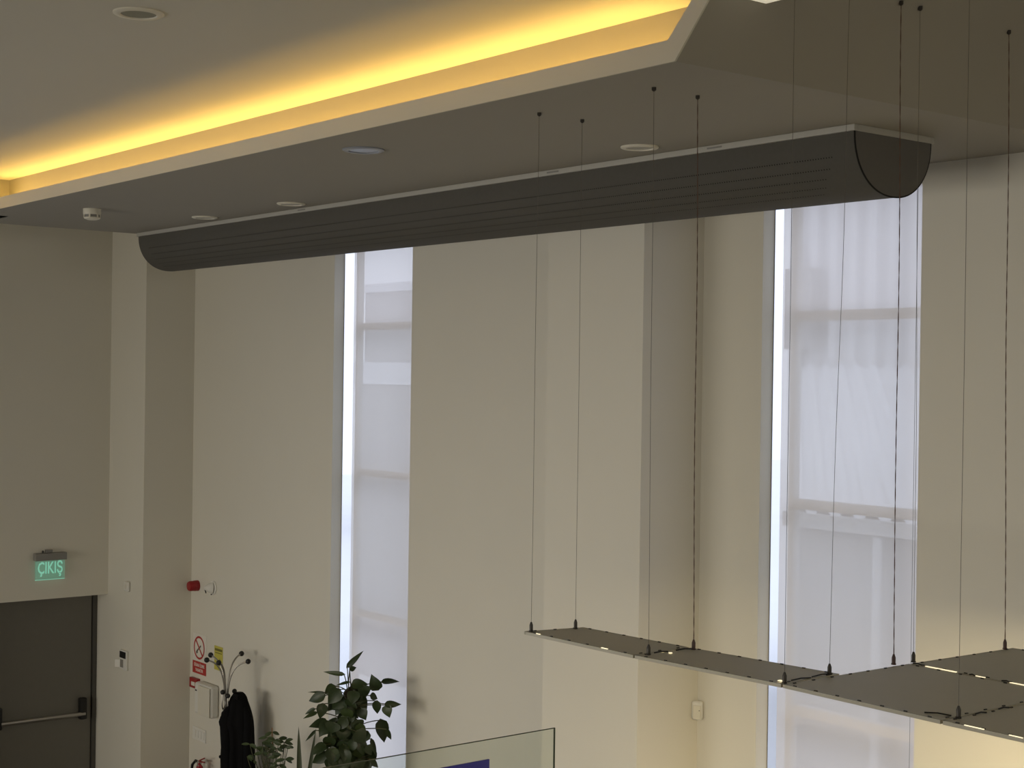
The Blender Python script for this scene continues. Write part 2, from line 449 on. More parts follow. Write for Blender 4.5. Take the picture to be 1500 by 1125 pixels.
# ------------------------------------------------------------------ outside
struct('ground', MB().box(-70, 40, YW + .6, 80, -.6, -.4), GROUND, label='pale concrete yard outside the windows')
def corrugated(x0, x1, pitch, amp, base, along, nrm):
    """strip of trapezoid ribs along X; base(x)->Vector at the foot, along = vector up the sheet"""
    v = []; f = []; n = int((x1 - x0) / pitch)
    pts = []
    for i in range(n):
        x = x0 + i * pitch
        for fx, h in ((0, 0), (.3, 0), (.42, 1), (.78, 1), (.9, 0)): pts.append((x + fx * pitch, h * amp))
    m = MB()
    for x, h in pts:
        p = base(x) + Vector(nrm) * h
        m.v.append(tuple(p)); m.v.append(tuple(p + Vector(along)))
    for i in range(len(pts) - 1): m.f.append([2 * i, 2 * i + 2, 2 * i + 3, 2 * i + 1])
    return m
sh = thing('shed', 'grey rendered shed with a white ribbed sheet roof outside the window', 'building', (-10, 14, -.4))
MB().prism([(-11.35, 13.2, -.4), (-3, 13.2, -.4), (-8, 20.2, -.4), (-17.4, 20.2, -.4)], (0, 0, 3.85)).build('wall', SHEDW, sh)
rp = Vector((-6.5, 7.4, 1.68))
corrugated(-11.3, -2.8, .33, .06, lambda x: Vector((x, 12.9, 3.60)), rp, (0, -.2, 1)).build('roof', ROOFM, sh)
MB().box(-11.3, -2.8, 12.84, 12.95, 3.44, 3.60).build('gutter', CORR, sh)
MB().tube([(-10.0, 12.85, 3.42), (-10.0, 12.85, -.4)], .05, 10).build('drain_pipe', CORR, sh)
hall = thing('warehouse', 'tall pale warehouse clad in ribbed metal behind the white shed roof', 'building', (-14, 21, -.4))
MB().box(-18.05, -2, 20.75, 26, -.4, 12).build('wall', CORR, hall)
corrugated(-18.05, -2, .42, .14, lambda x: Vector((x, 20.6, 3.5)), Vector((0, 0, 8.5)), (0, -1, 0)).build('cladding', CORR, hall)
MB().box(-17.8, -17.2, 20.2, 20.47, 5.6, 7.0).build('vent_box', SHEDW, hall)
off = thing('office_block', 'flat roofed grey building with a white parapet seen through the blind', 'building', (-20.8, 17, -.4))
MB().box(-23.3, -20.5, 15, 20.2, -.4, 4.88).build('wall', SHEDW, off)
MB().box(-23.4, -20.4, 14.9, 20.3, 4.88, 5.27).build('parapet', ROOFM, off)
off2 = thing('tower_block', 'taller grey building standing beyond the white parapet', 'building', (-44, 34, -.4))
MB().box(-46.4, -41.6, 30, 38, -.4, 8.0).build('wall', SHEDW, off2)
MB().box(-46.5, -41.5, 29.8, 38.2, 8.0, 8.3).build('roof_edge', CORR, off2)

# ------------------------------------------------------------------ ventilation duct
yf, yb, xl, xr = 6.55, 7.262, -14.40, -5.295
du = thing('ventilation_duct', 'long charcoal half round fabric duct hung under the lowered ceiling', 'duct', ((xl + xr) / 2, (yf + yb) / 2, ZS))
m = MB()
m.box(xl, xr, yf, yf + .03, ZS - .036, ZS - .0005); m.box(xl, xr, yb - .03, yb, ZS - .036, ZS - .0005)
m.box(xr - .03, xr, yf + .03, yb - .03, ZS - .036, ZS - .0005); m.box(xl, xl + .03, yf + .03, yb - .03, ZS - .036, ZS - .0005)
m.build('mounting_rail', ALU, du, label='pale aluminium mounting rail', bevel=.003)
yc, hw, dp = (yf + yb) / 2, (yb - yf) / 2 - .018, .335
z0 = ZS - .034
def prof(t):   # t 0..pi, front to back
    return yc - hw * math.copysign(abs(math.cos(t)) ** .93, math.cos(t)), z0 - dp * abs(math.sin(t)) ** .93
NS = 40
m = MB()
for x in (xl + .01, xr - .012):
    for i in range(NS + 1):
        y, z = prof(math.pi * i / NS); m.v.append((x, y, z))
for i in range(NS): m.f.append([i, i + 1, NS + 2 + i, NS + 1 + i])
m.build('body', DUCT, du, smooth=True)
for x in (xl + .011, xr - .013):
    m = MB(); m.prism([(x, *prof(math.pi * i / NS)) for i in range(NS + 1)], (.004, 0, 0)); m.build('end_cap', DUCTEND, du)
pts = [Vector((xr - .012, *prof(math.pi * i / NS))) for i in range(NS + 1)]
MB().tube(pts, .005, 6).build('end_piping', HOLE, du)
for x in (-11.2, -7.9, -6.4):
    MB().box(x, x + .12, yf - .002, yf + .001, ZS - .022, ZS - .012).build('rail_clip', GREYP, du)
m = MB()
for t in (.36, .56, .75, .94, 1.12):
    ya, za = prof(t); y2, z2 = prof(t + .01)
    tang = Vector((0, y2 - ya, z2 - za)).normalized(); nr = Vector((0, -tang.z, tang.y))
    if nr.dot(Vector((0, ya - yc, za - z0))) < 0: nr = -nr
    x = xl + .22
    while x < xr - .27 - (t - .36) * .25 + .1:
        c = Vector((x, ya, za)) + nr * .0015; n = len(m.v)
        for a in range(6):
            an = a * math.pi / 3
            m.v.append(tuple(c + Vector((1, 0, 0)) * (0.0042 * math.cos(an)) + tang * (0.0042 * math.sin(an))))
        m.f.append([n + a for a in range(6)])
        x += .019
m.build('perforations', HOLE, du, kind='stuff', label='rows of small air holes')

# ------------------------------------------------------------------ downlights, smoke detector
def downlight(px, py, wpx, z, label, ringm=None, lensm=WHITE):
    c = onz(px, py, z); R = wpx / 2 / FPX * depth(c)
    o = thing('downlight', label, 'downlight', (c.x, c.y, z), 'recessed downlights')
    MB().lathe((c.x, c.y, z - .0005), (0, 0, -1), [(R, 0), (R, .006), (R * .93, .011), (R * .72, .012), (R * .70, .004)], 32).build('trim_ring', ringm or CREAM, o, smooth=True)
    MB().lathe((c.x, c.y, z - .001), (0, 0, -1), [(R * .69, 0), (R * .69, .006), (.001, .0075)], 28).build('lens', lensm, o, smooth=True)
FROST = mat('frosted_lens', (0.50, 0.49, 0.45), 0.35)
DIM = mat('dull_lens', (0.20, 0.20, 0.155), 0.3)
BLUEL = mat('bluish_lens', (0.27, 0.29, 0.34), 0.3)
downlight(300, 318, 38, ZS, 'round cream downlight closest to the exit door end of the duct', None, FROST)
downlight(426.5, 298, 42, ZS, 'round cream downlight beside the duct, second from its exit door end', None, FROST)
downlight(532.5, 219, 62, ZS, 'round bluish downlight midway between the amber recess and the duct', BLUEL, BLUEL)
downlight(937, 215, 56, ZS, 'round cream downlight beside the duct next to the hanging wires', None, FROST)
c = onz(203, 18.5, ZU)
downlight(203, 18.5, 74, ZU, 'round downlight with a dull lens in the upper ceiling', None, DIM)

c = onz(135, 306, ZS); R = 13 / FPX * depth(c)
s = thing('smoke_detector', 'small white smoke detector on the lowered ceiling near the exit door', 'detector', (c.x, c.y, ZS))
MB().lathe((c.x, c.y, ZS - .0005), (0, 0, -1), [(R, 0), (R, .035), (R * .96, .05)], 24).build('base', CREAM, s, smooth=True)
MB().lathe((c.x, c.y, ZS - .05), (0, 0, -1), [(R * .85, 0), (R * .85, .026)], 24).build('grille', GREYP, s, smooth=True)
for k in range(6):
    a = k * math.pi / 3 + .35
    MB().obox((c.x + math.cos(a) * R * .84, c.y + math.sin(a) * R * .84, ZS - .063), (math.cos(a), math.sin(a), 0), (-math.sin(a), math.cos(a), 0), (0, 0, 1), .008, .007, .015).build('rib', CREAM, s)
MB().lathe((c.x, c.y, ZS - .074), (0, 0, -1), [(R * .92, 0), (R * .86, .012), (R * .5, .022), (.001, .024)], 24).build('cap', CREAM, s, smooth=True)

# square lamp box that just dips into the top of the view
tp = Vector((-4.56, 5.022, 6.712))
q = thing('ceiling_lamp_box', 'square cream ceiling lamp box beside the sloping end of the ceiling', 'lamp', (tp.x + .15, tp.y - .14, 7.05))
MB().box(tp.x + .004, tp.x + .30, tp.y - .28, tp.y - .004, 6.722, 7.049).build('housing', CREAM, q, bevel=.004)
MB().box(tp.x, tp.x + .304, tp.y - .284, tp.y, 6.712, 6.722).build('diffuser', mat('lamp_diffuser', (.8, .78, .68), .5, emis=(1, .9, .68), estr=.42), q)

# ------------------------------------------------------------------ hanging panel lights
ZP = 3.70
def catenary_wobble(a, b, amp, n, seed):
    rnd = random.Random(seed); a = Vector(a); b = Vector(b); out = []
    ph = rnd.random() * 6
    for i in range(n + 1):
        t = i / n; p = a.lerp(b, t)
        e = math.sin(math.pi * t)
        p += Vector((math.sin(ph + t * 7), math.cos(ph * 1.3 + t * 5), 0)) * amp * e
        out.append(p)
    return out
def twisted(p, r, parent):
    """two strands of cable wound round each other"""
    for s in (0, math.pi):
        path = []
        for i in range(len(p) - 1):
            for k in range(5):
                q = p[i].lerp(p[i + 1], k / 5); a = (i * 5 + k) * .9 + s
                path.append(q + Vector((math.cos(a), math.sin(a), 0)) * r * .8)
        path.append(p[-1]); MB().tube(path, r, 5).build('power_cable', CABLE, parent, label='brown twisted power cable')
def wire(parent, px, py, top=None, kind='wire'):
    b = onz(px, py, ZP + .0085); d0 = depth(b)
    if top is None:
        t = Vector((b.x, b.y, 7.05))
        zs = ZS + SLOPE * (b.x - XH)
        if zs < 7.05: t.z = zs
    else: t = top
    hg = .048
    if kind == 'cable':
        pts = catenary_wobble(b + Vector((0, 0, hg)), t, .004, 26, px)
        twisted(pts, .0015, parent); gm = mat('red_brown_gripper', (.07, .035, .03), .4)
    else:
        pts = catenary_wobble(b + Vector((0, 0, hg)), t, .0015 if kind == 'wire' else .006, 14, px)
        MB().tube(pts, .0011, 6).build('wire', WIRE, parent); gm = DARKM
    MB().lathe(b, (0, 0, 1), [(.012, 0), (.012, .005), (.0095, .007), (.0095, .034), (.004, .05)], 14).build('gripper', gm, parent, smooth=True)
    MB().lathe(t, (0, 0, -1), [(.011, -.002), (.011, .014), (.004, .02)], 12).build('anchor', DARKM, parent, smooth=True)
def quad_panel(corners, label, gapclips=True, seed=0):
    """corners: near-left, far-left, far-right, near-right in plan"""
    cs = [Vector((x, y, ZP)) for x, y in corners]
    ce = sum(cs, Vector()) / 4
    o = thing('pendant_panel_light', label, 'pendant light', tuple(ce), 'hanging panel lights')
    th = .008
    MB().prism([c + (ce - c).normalized() * .012 + Vector((0, 0, 0.002)) for c in cs], (0, 0, th - .003)).build('top_sheet', PANEL, o)
    m = MB()
    for i in range(4):
        a, b = cs[i], cs[(i + 1) % 4]
        d_ = (b - a).normalized(); n_ = Vector((-d_.y, d_.x, 0))
        if n_.dot(ce - a) < 0: n_ = -n_
        m.obox((a + b) / 2 + n_ * .005 + Vector((0, 0, 0)), d_, n_, (0, 0, 1), (b - a).length / 2, .005, th)
    m.build('rim', RIM, o)
    MB().prism([c + (ce - c).normalized() * .015 + Vector((0, 0, -.0075)) for c in cs], (0, 0, .008)).build('diffuser', LAMP, o, label='warm glowing underside')
    m = MB()
    for i in range(4):
        a, b = cs[i], cs[(i + 1) % 4]; L = (b - a).length; k = max(2, round(L / .128))
        d_ = (b - a).normalized(); n_ = Vector((-d_.y, d_.x, 0))
        if n_.dot(ce - a) < 0: n_ = -n_
        for j in range(k):
            p = a.lerp(b, (j + .5) / k) + n_ * .012
            m.obox(p + Vector((0, 0, th + .001)), d_, n_, (0, 0, 1), .008, .0035, .0025)
    m.build('edge_clips', CLIP, o, kind='stuff', label='row of small dark clips along the edges')
    return o
def slit(parent, a, b, wd=.004):
    a = Vector(a); b = Vector(b); d_ = (b - a).normalized(); n_ = Vector((-d_.y, d_.x, 0))
    MB().obox((a + b) / 2, d_, n_, (0, 0, 1), (b - a).length / 2, wd, .0015).build('leak_glow', LEAK, parent, label='thin glowing strip imitating leaked lamp light')
def link(parent, a, b):
    a = Vector(a); b = Vector(b); mid = (a + b) / 2 + Vector((0, 0, .004))
    MB().tube([a, mid, b], .0032, 6).build('link_cable', BLACKP, parent)
P1 = quad_panel([(-6.20, 5.028), (-6.125, 5.378), (-5.372, 5.420), (-5.372, 5.040)], 'slim hanging panel light at the free end of the row')
P2 = quad_panel([(-5.362, 5.041), (-5.358, 5.421), (-4.492, 5.508), (-4.488, 5.106)], 'slim hanging panel light between the end one and the wide ones')
P3 = quad_panel([(-4.478, 5.108), (-4.462, 5.983), (-3.628, 5.976), (-3.643, 5.092)], 'wide hanging panel light joined to the slim ones by a corner wire')
P4 = quad_panel([(-4.460, 5.999), (-4.427, 6.790), (-3.612, 6.790), (-3.628, 5.990)], 'wide hanging panel light nearest the window wall')
P5 = quad_panel([(-3.630, 5.092), (-3.616, 5.976), (-2.780, 5.972), (-2.795, 5.088)], 'wide hanging panel light with imitated light leaks along its front rim')
P6 = quad_panel([(-3.614, 5.990), (-3.598, 6.790), (-2.765, 6.786), (-2.780, 5.986)], 'wide hanging panel light past the window wall one, partly out of view')
wire(P1, 778, 925, onz(790, 165, ZS)); wire(P1, 843, 921, onz(853, 175, ZS))
wire(P2, 950, 959, onz(958, 128, ZS)); wire(P2, 1016, 951.5, onz(1022, 140, ZS), 'cable')
wire(P2, 1149, 1001); wire(P2, 1215, 988, Vector((-4.485, 5.500, 6.817)), 'slack')
wire(P3, 1309, 973.5, Vector((-4.464, 5.850, 6.841)), 'cable')
wire(P4, 1338, 970, Vector((-4.466, 5.998, 6.840)), 'slack')
wire(P4, 1472, 951, Vector((-4.467, 6.730, 6.838)), 'cable')
wire(P3, 1404, 1052)
zt_ = ZP + .0100
slit(P4, (-4.37, 5.991, zt_), (-4.20, 5.989, zt_), .006); slit(P4, (-4.095, 5.989, zt_), (-4.045, 5.988, zt_), .003); slit(P4, (-3.915, 5.987, zt_), (-3.80, 5.986, zt_), .005)
slit(P5, (-3.53, 5.092, zt_), (-3.44, 5.091, zt_), .0022); slit(P5, (-3.33, 5.091, zt_), (-3.27, 5.090, zt_), .002)
slit(P1, (-5.60, 5.039, zt_), (-5.555, 5.039, zt_), .0035); slit(P1, (-6.10, 5.031, zt_), (-6.07, 5.032, zt_), .0025)
slit(P2, (-4.53, 5.14, zt_ + .004), (-4.505, 5.14, zt_ + .004), .009)
for x, y in ((971.5, 954.5), (982, 956.5)):
    p = onz(x, y, zt_); MB().lathe(p, (0, 0, 1), [(.010, 0), (.010, .002)], 12).build('leak_dot', LEAK, P2, label='small glowing disc imitating leaked lamp light')
link(P2, (-5.35, 5.16, zt_), (-5.335, 5.24, zt_)); link(P2, (-5.34, 5.30, zt_), (-5.32, 5.40, zt_))
link(P2, (-4.51, 5.20, zt_), (-4.50, 5.32, zt_)); link(P2, (-4.51, 5.34, zt_), (-4.51, 5.48, zt_))
link(P4, (-4.45, 6.0, zt_), (-4.40, 6.0, zt_)); link(P4, (-4.13, 5.99, zt_), (-4.10, 5.99, zt_)); link(P4, (-3.96, 5.99, zt_), (-3.91, 5.99, zt_)); link(P4, (-3.74, 5.988, zt_), (-3.68, 5.988, zt_))
link(P3, (-3.76, 5.15, zt_), (-3.66, 5.19, zt_)); link(P5, (-3.622, 5.30, zt_), (-3.612, 5.36, zt_)); link(P5, (-3.622, 5.46, zt_), (-3.612, 5.52, zt_))

# ------------------------------------------------------------------ small fittings on the walls
# corner motion sensor
p = ony(1022, 1041, YW - .04); hgt = 28 / FPX * depth(p)
s = thing('motion_sensor', 'white rounded motion sensor in the corner beside the middle column', 'sensor', (p.x, YW, p.z - hgt / 2))
sx, sn = Vector((.70, -.30, 0)).normalized(), None
MB().obox((-7.895, YW - .035, p.z), (.82, .57, 0), (-.57, .82, 0), (0, 0, 1), .042, .020, hgt / 2).build('case', WHITE, s, bevel=.018)
MB().obox((-7.895 + .014, YW - .055, p.z - .01), (.82, .57, 0), (-.57, .82, 0), (0, 0, 1), .030, .006, hgt * .36).build('lens_cover', CREAM, s, bevel=.005)
MB().obox((-7.895 + .034, YW - .050, p.z + .005), (.82, .57, 0), (-.57, .82, 0), (0, 0, 1), .003, .004, .003).build('indicator', BLACKP, s)

# on the corner column: sounder and keypad
p = ony(188, 859, YC)
s = thing('door_chime', 'small white rounded chime on the corner column above the keypad', 'chime', (p.x, YC, p.z - .06))
MB().box(p.x - .06, p.x + .06, YC - .035, YC - .001, p.z - .06, p.z + .06).build('case', WHITE, s, bevel=.02)
MB().box(p.x - .02, p.x + .02, YC - .039, YC - .034, p.z - .03, p.z + .03).build('button', CREAM, s, bevel=.002)
p = ony(183, 966, YC)
s = thing('keypad', 'white alarm keypad with a dark screen and open flap on the corner column', 'keypad', (p.x, YC, p.z - .12))
MB().box(p.x - .09, p.x + .10, YC - .03, YC - .001, p.z - .12, p.z + .11).build('case', WHITE, s, bevel=.008)
MB().box(p.x - .075, p.x + .085, YC - .034, YC - .029, p.z + .02, p.z + .095).build('screen', BLACKP, s)
MB().obox((p.x - .10, YC - .045, p.z - .055), (.75, .66, 0), (-.66, .75, 0), (0, 0, 1), .035, .003, .045).build('flap', WHITE, s, bevel=.003)
MB().box(p.x - .06, p.x + .02, YC - .034, YC - .029, p.z - .09, p.z + .0).build('keys', GREYP, s)

# on the wall beside the coat rack
def wp(x, y, off=0): return ony(x, y, YW - off)
p = wp(288, 858, .05); pc = wp(291, 858)
s = thing('fire_alarm_sounder', 'red round fire alarm sounder on the wall above the no smoking sign', 'alarm', (pc.x, YW, pc.z - .06))
MB().lathe((pc.x - .02, YW - .001, pc.z), (0, -1, 0), [(.062, 0), (.062, .045), (.056, .05)], 24).build('base', RED, s, smooth=True)
MB().lathe((pc.x - .02, YW - .05, pc.z), (0, -1, 0), [(.059, 0), (.059, .05), (.050, .068), (.02, .07)], 24).build('horn', RED, s, smooth=True)
pc = wp(313, 861)
s = thing('dome_camera', 'white cone shaped wall detector next to the red alarm sounder', 'detector', (pc.x, YW, pc.z - .09))
MB().lathe((pc.x, YW - .001, pc.z), (0, -1, 0), [(.080, 0), (.080, .014), (.073, .02)], 28).build('base', WHITE, s, smooth=True)
MB().lathe((pc.x, YW - .02, pc.z), (-.25, -1, .05), [(.066, 0), (.060, .02), (.040, .055), (.022, .085), (.016, .087)], 24).build('cone', WHITE, s, smooth=True)
MB().ball((pc.x + .01, YW - .035, pc.z - .072), .008, 8, 6).build('indicator', BLACKP, s)
MB().obox((pc.x - .055, YW - .075, pc.z - .04), (1, -.3, -.5), (.3, 1, 0), (0, 0, 1), .03, .006, .004).build('slot', BLACKP, s)

a = wp(283.5, 926); b = wp(304, 985)
x0, x1 = a.x, a.x + .335; zt1 = a.z; zm = wp(293, 969.5).z; zb1 = wp(293, 987.5).z
s = thing('no_smoking_sign', 'white no smoking sign with red ring and red text band', 'sign', ((x0 + x1) / 2, YW, zb1))
MB().box(x0, x1, YW - .004, YW - .0005, zb1, zt1).build('board', PAPER, s)
MB().box(x0, x1, YW - .006, YW - .004, zb1, zm).build('text_band', REDP, s)
cx, cz = (x0 + x1) / 2 - .01, (zm + zt1) / 2 + .0
m = MB(); RR = min((zt1 - zm) * .43, .135)
m2 = 40
for i in range(m2):
    an = 2 * math.pi * i / m2
    for r_ in (RR, RR * .83): m.v.append((cx + r_ * math.cos(an), YW - .0055, cz + r_ * math.sin(an)))
for i in range(m2):
    j = (i + 1) % m2; m.f.append([2 * i, 2 * j, 2 * j + 1, 2 * i + 1])
m.build('ring', REDP, s)
MB().obox((cx, YW - .0062, cz), (.707, 0, -.707), (0, 1, 0), (.707, 0, .707), RR * .9, .0005, RR * .075).build('slash', REDP, s)
MB().obox((cx - .01, YW - .0052, cz - .01), (.8, 0, .6), (0, 1, 0), (-.6, 0, .8), .065, .0004, .010).build('cigarette', mat('grey_print', (.12, .11, .1), .6), s)
MB().obox((cx - .055, YW - .0056, cz - .055), (.8, 0, .6), (0, 1, 0), (-.6, 0, .8), .016, .0004, .014).build('cigarette_tip', BLACKP, s)
text_mesh('lettering', 'SİGARA İÇMEK', .050, (cx + .01, YW - .0065, zb1 + (zm - zb1) * .68), (1, 0, 0), (0, 0, 1), PAPER, s, .0003, bold=.0012, fit=.26)
text_mesh('lettering', 'YASAKTIR', .050, (cx + .01, YW - .0065, zb1 + (zm - zb1) * .28), (1, 0, 0), (0, 0, 1), PAPER, s, .0003, bold=.0012, fit=.19)

a = wp(314.5, 945); x0, x1 = a.x, a.x + .20; zt1 = a.z; zb1 = wp(320, 982).z
s = thing('yellow_notice', 'narrow yellow warning notice on the wall behind the coat rack arms', 'sign', ((x0 + x1) / 2, YW, zb1))
MB().box(x0, x1, YW - .003, YW - .0005, zb1, zt1).build('board', YELLOW, s)
MB().box(x0 + .012, x1 - .012, YW - .0036, YW - .003, zt1 - .055, zt1 - .028).build('heading_bar', OLIVE, s)
MB().box(x0 + .02, x1 - .02, YW - .0036, YW - .003, zt1 - .082, zt1 - .072).build('text_line', OLIVE, s)
MB().prism([(x0 + .10, YW - .0036, zt1 - .19), (x0 + .135, YW - .0036, zt1 - .13), (x0 + .165, YW - .0036, zt1 - .19)], (0, .0005, 0)).build('figure', OLIVE, s)

a = wp(282.5, 990); zb1 = wp(285, 1006).z; x0 = a.x; x1 = a.x + .19
s = thing('fire_call_point', 'small red fire call point box just below the no smoking sign', 'alarm', ((x0 + x1) / 2, YW, zb1))
MB().box(x0, x1, YW - .045, YW - .0005, zb1, a.z - .005).build('box', RED, s, bevel=.004)
MB().box(x0 + .05, x1 - .05, YW - .0475, YW - .045, zb1 + .028, a.z - .048).build('glass_plate', PAPER, s)

a = wp(297, 1004); b = wp(321, 1050)
x0, x1, zt1, zb1 = a.x, b.x, wp(310, 1001).z, wp(310, 1048).z
s = thing('towel_dispenser', 'white wall dispenser with rounded corners below the yellow notice', 'dispenser', ((x0 + x1) / 2, YW, zb1))
MB().box(x0, x1, YW - .11, YW - .0005, zb1, zt1).build('case', WHITE, s, bevel=.03)
MB().box(x0 + .12, x1 - .01, YW - .125, YW - .1105, zb1 + .01, zt1 - .02).build('cover', CREAM, s, bevel=.012)
MB().box(x0 + .03, x0 + .07, YW - .1125, YW - .110, zt1 - .10, zt1 - .085).build('lock', BLACKP, s)

a = wp(283, 1066); x0, x1 = a.x, a.x + .33; zt1 = a.z + .03; zb1 = zt1 - .15
s = thing('light_switch', 'white four gang light switch plate above the fire extinguisher', 'switch', ((x0 + x1) / 2, YW, zb1))
MB().box(x0, x1, YW - .010, YW - .0005, zb1, zt1).build('plate', WHITE, s, bevel=.004)
for k in range(4):
    xx = x0 + .025 + k * .072
    MB().box(xx, xx + .062, YW - .015, YW - .010, zb1 + .03, zt1 - .03).build('rocker', WHITE, s, bevel=.003)

# fire extinguisher on the floor
p = ony(292, 1110, YW - .14)
ex, ey, ez = p.x, YW - .14, p.z
s = thing('fire_extinguisher', 'red fire extinguisher with a black hose standing below the light switch', 'extinguisher', (ex, ey, 0))
top = ez - .05
MB().lathe((ex, ey, 0.002), (0, 0, 1), [(.085, 0), (.09, .02), (.09, top - .17), (.075, top - .11), (.035, top - .075), (.03, top - .04)], 24).build('cylinder', RED, s, smooth=True)
MB().lathe((ex, ey, top - .04), (0, 0, 1), [(.026, 0), (.026, .05), (.015, .06)], 14).build('valve', STEEL, s, smooth=True)
for dz, q in ((.02, .055), (-.005, .02)):
    MB().obox((ex + .055, ey, top + .02 + dz), Vector((.9, 0, .38 if dz > 0 else .1)).normalized(), (0, 1, 0), Vector((-.38, 0, .9)).normalized(), .075, .011, .006).build('lever', RED, s, bevel=.003)
hp = [Vector((ex - .02, ey, top)), Vector((ex - .07, ey - .01, top + .005)), Vector((ex - .13, ey - .02, top - .05)), Vector((ex - .155, ey - .02, top - .16)), Vector((ex - .13, ey - .02, top - .40))]
MB().tube(hp, .016, 10).build('hose', BLACKP, s, smooth=True)
hp = [Vector((ex + .03, ey - .02, top - .01)), Vector((ex + .10, ey - .02, top - .03)), Vector((ex + .135, ey - .02, top - .10)), Vector((ex + .13, ey - .02, top - .2))]
MB().tube(hp, .013, 10).build('strap', RED, s, smooth=True)

# ------------------------------------------------------------------ coat rack and coat
RX, RY = -14.53, 7.70
D0 = depth((RX, RY, 1.7))
s = thing('coat_rack', 'steel coat rack with black ball ends on curved arms, a black coat on it', 'coat rack', (RX, RY, 0))
MB().lathe((RX, RY, 0.001), (0, 0, 1), [(.19, 0), (.19, .02), (.05, .045), (.022, .06)], 28).build('base', BLACKP, s, smooth=True)
zk = ond(338, 1024, D0).z
MB().tube([(RX, RY, .05), (RX, RY, zk + .06)], .019, 14).build('pole', STEEL, s, smooth=True)
def bez(p0, p1, p2, p3, n=14):
    return [p0 * (1 - t) ** 3 + p1 * 3 * t * (1 - t) ** 2 + p2 * 3 * t * t * (1 - t) + p3 * t ** 3 for t in [i / n for i in range(n + 1)]]
for (x, y, dd) in ((302.9, 966.8, -.10), (308.7, 959.5, .16), (320.5, 970.8, -.22), (353.8, 957.4, .18), (363.5, 969, -.04)):
    e_ = ond(x, y, D0 + dd); out = Vector((e_.x - RX, e_.y - RY, 0)); on = out.normalized()
    p0 = Vector((RX, RY, zk - .02)) + on * .016
    path = bez(p0, p0 + Vector((0, 0, (e_.z - p0.z) * .75)), e_ - on * out.length * .55 + Vector((0, 0, -.03)), e_)
    arm = MB().tube(path, .0085, 10).build('arm', STEEL, s, smooth=True)
    sub(arm, MB().ball(e_, .029).build('ball_end', BLACKP, s, smooth=True))
for (x, y, dd) in ((326.3, 1014, -.05), (333.6, 1019.5, -.16), (343.5, 1012.5, .1)):
    e_ = ond(x, y, D0 + dd); out = Vector((e_.x - RX, e_.y - RY, 0)); on = out.normalized()
    p0 = Vector((RX, RY, zk - .06)) + on * .016
    path = bez(p0, p0 + on * out.length * .8 + Vector((0, 0, -.10)), e_ + Vector((0, 0, -.14)) + on * .02, e_)
    arm = MB().tube(path, .007, 8).build('hook', STEEL, s, smooth=True)
    sub(arm, MB().ball(e_, .027).build('ball_end', BLACKP, s, smooth=True))

rows = [(1014, 345, 356), (1017, 341, 359.5), (1021, 338, 361.8), (1026.5, 335.5, 363.3), (1034, 332, 366), (1042, 327.5, 368.5), (1050, 322.8, 370.5), (1057, 320.6, 371.6), (1062, 321.5, 372), (1067, 324.4, 372.3), (1080, 325, 372.8), (1092, 324, 373.2), (1108, 322.8, 373.6), (1125, 323, 374.2), (1160, 322, 375), (1200, 321, 377), (1225, 320.5, 378)]
m = MB(); NSEG = 56; DC = D0 - .10
rnd = random.Random(3)
for ri, (y, xa, xb) in enumerate(rows):
    A = ond(xa, y, DC); B = ond(xb, y, DC); c = (A + B) / 2; hwid = (B - A).length / 2
    fw = Vector((FW.x, FW.y, 0)).normalized(); rt = Vector((RT.x, RT.y, 0)).normalized()
    dpt = min(.15, hwid * .75)
    t = ri / len(rows)
    for k in range(NSEG):
        a = 2 * math.pi * k / NSEG
        f_ = 1 + (.10 * t + .03) * math.sin(7 * a + 1.3 * t) + .05 * math.sin(13 * a + 2 + 3 * t) * t
        fx = 1 if abs(math.cos(a)) > .97 else min(1, f_)
        p = c + rt * (math.cos(a) * hwid * fx) - fw * (math.sin(a) * dpt * f_)
        m.v.append(tuple(p))
for i in range(len(rows) - 1):
    for k in range(NSEG):
        a = i * NSEG + k; b = i * NSEG + (k + 1) % NSEG
        m.f.append([a, b, b + NSEG, a + NSEG])
m.f.append(list(range(NSEG))); e0 = (len(rows) - 1) * NSEG; m.f.append([e0 + k for k in range(NSEG)])
zc = ond(345, 1225, DC)
ct = thing('black_coat', 'long black coat hanging from the steel coat rack', 'coat', tuple(ond(349, 1225, DC)))
m.build('body', COAT, ct, smooth=True)
def sleeve(pts, r, nm='sleeve'):
    MB().tube([ond(x, y, DC + d_) for x, y, d_ in pts], r, 14).build(nm, COAT, ct, smooth=True)
sleeve([(340, 1030, -.02), (332, 1046, -.06), (330, 1060, -.08), (331, 1095, -.10), (332, 1140, -.10)], [.03, .058, .060, .054, .048])
sleeve([(357, 1030, -.02), (362, 1050, -.07), (363, 1095, -.10), (362, 1140, -.10)], [.03, .050, .052, .048])
sleeve([(343, 1018, -.03), (349, 1022, -.10), (357, 1018, -.03)], [.022, .034, .022], 'collar')
MB().ball(ond(322.8, 1108.5, DC - .03), .018, 10, 6).build('button', COAT, ct, smooth=True)

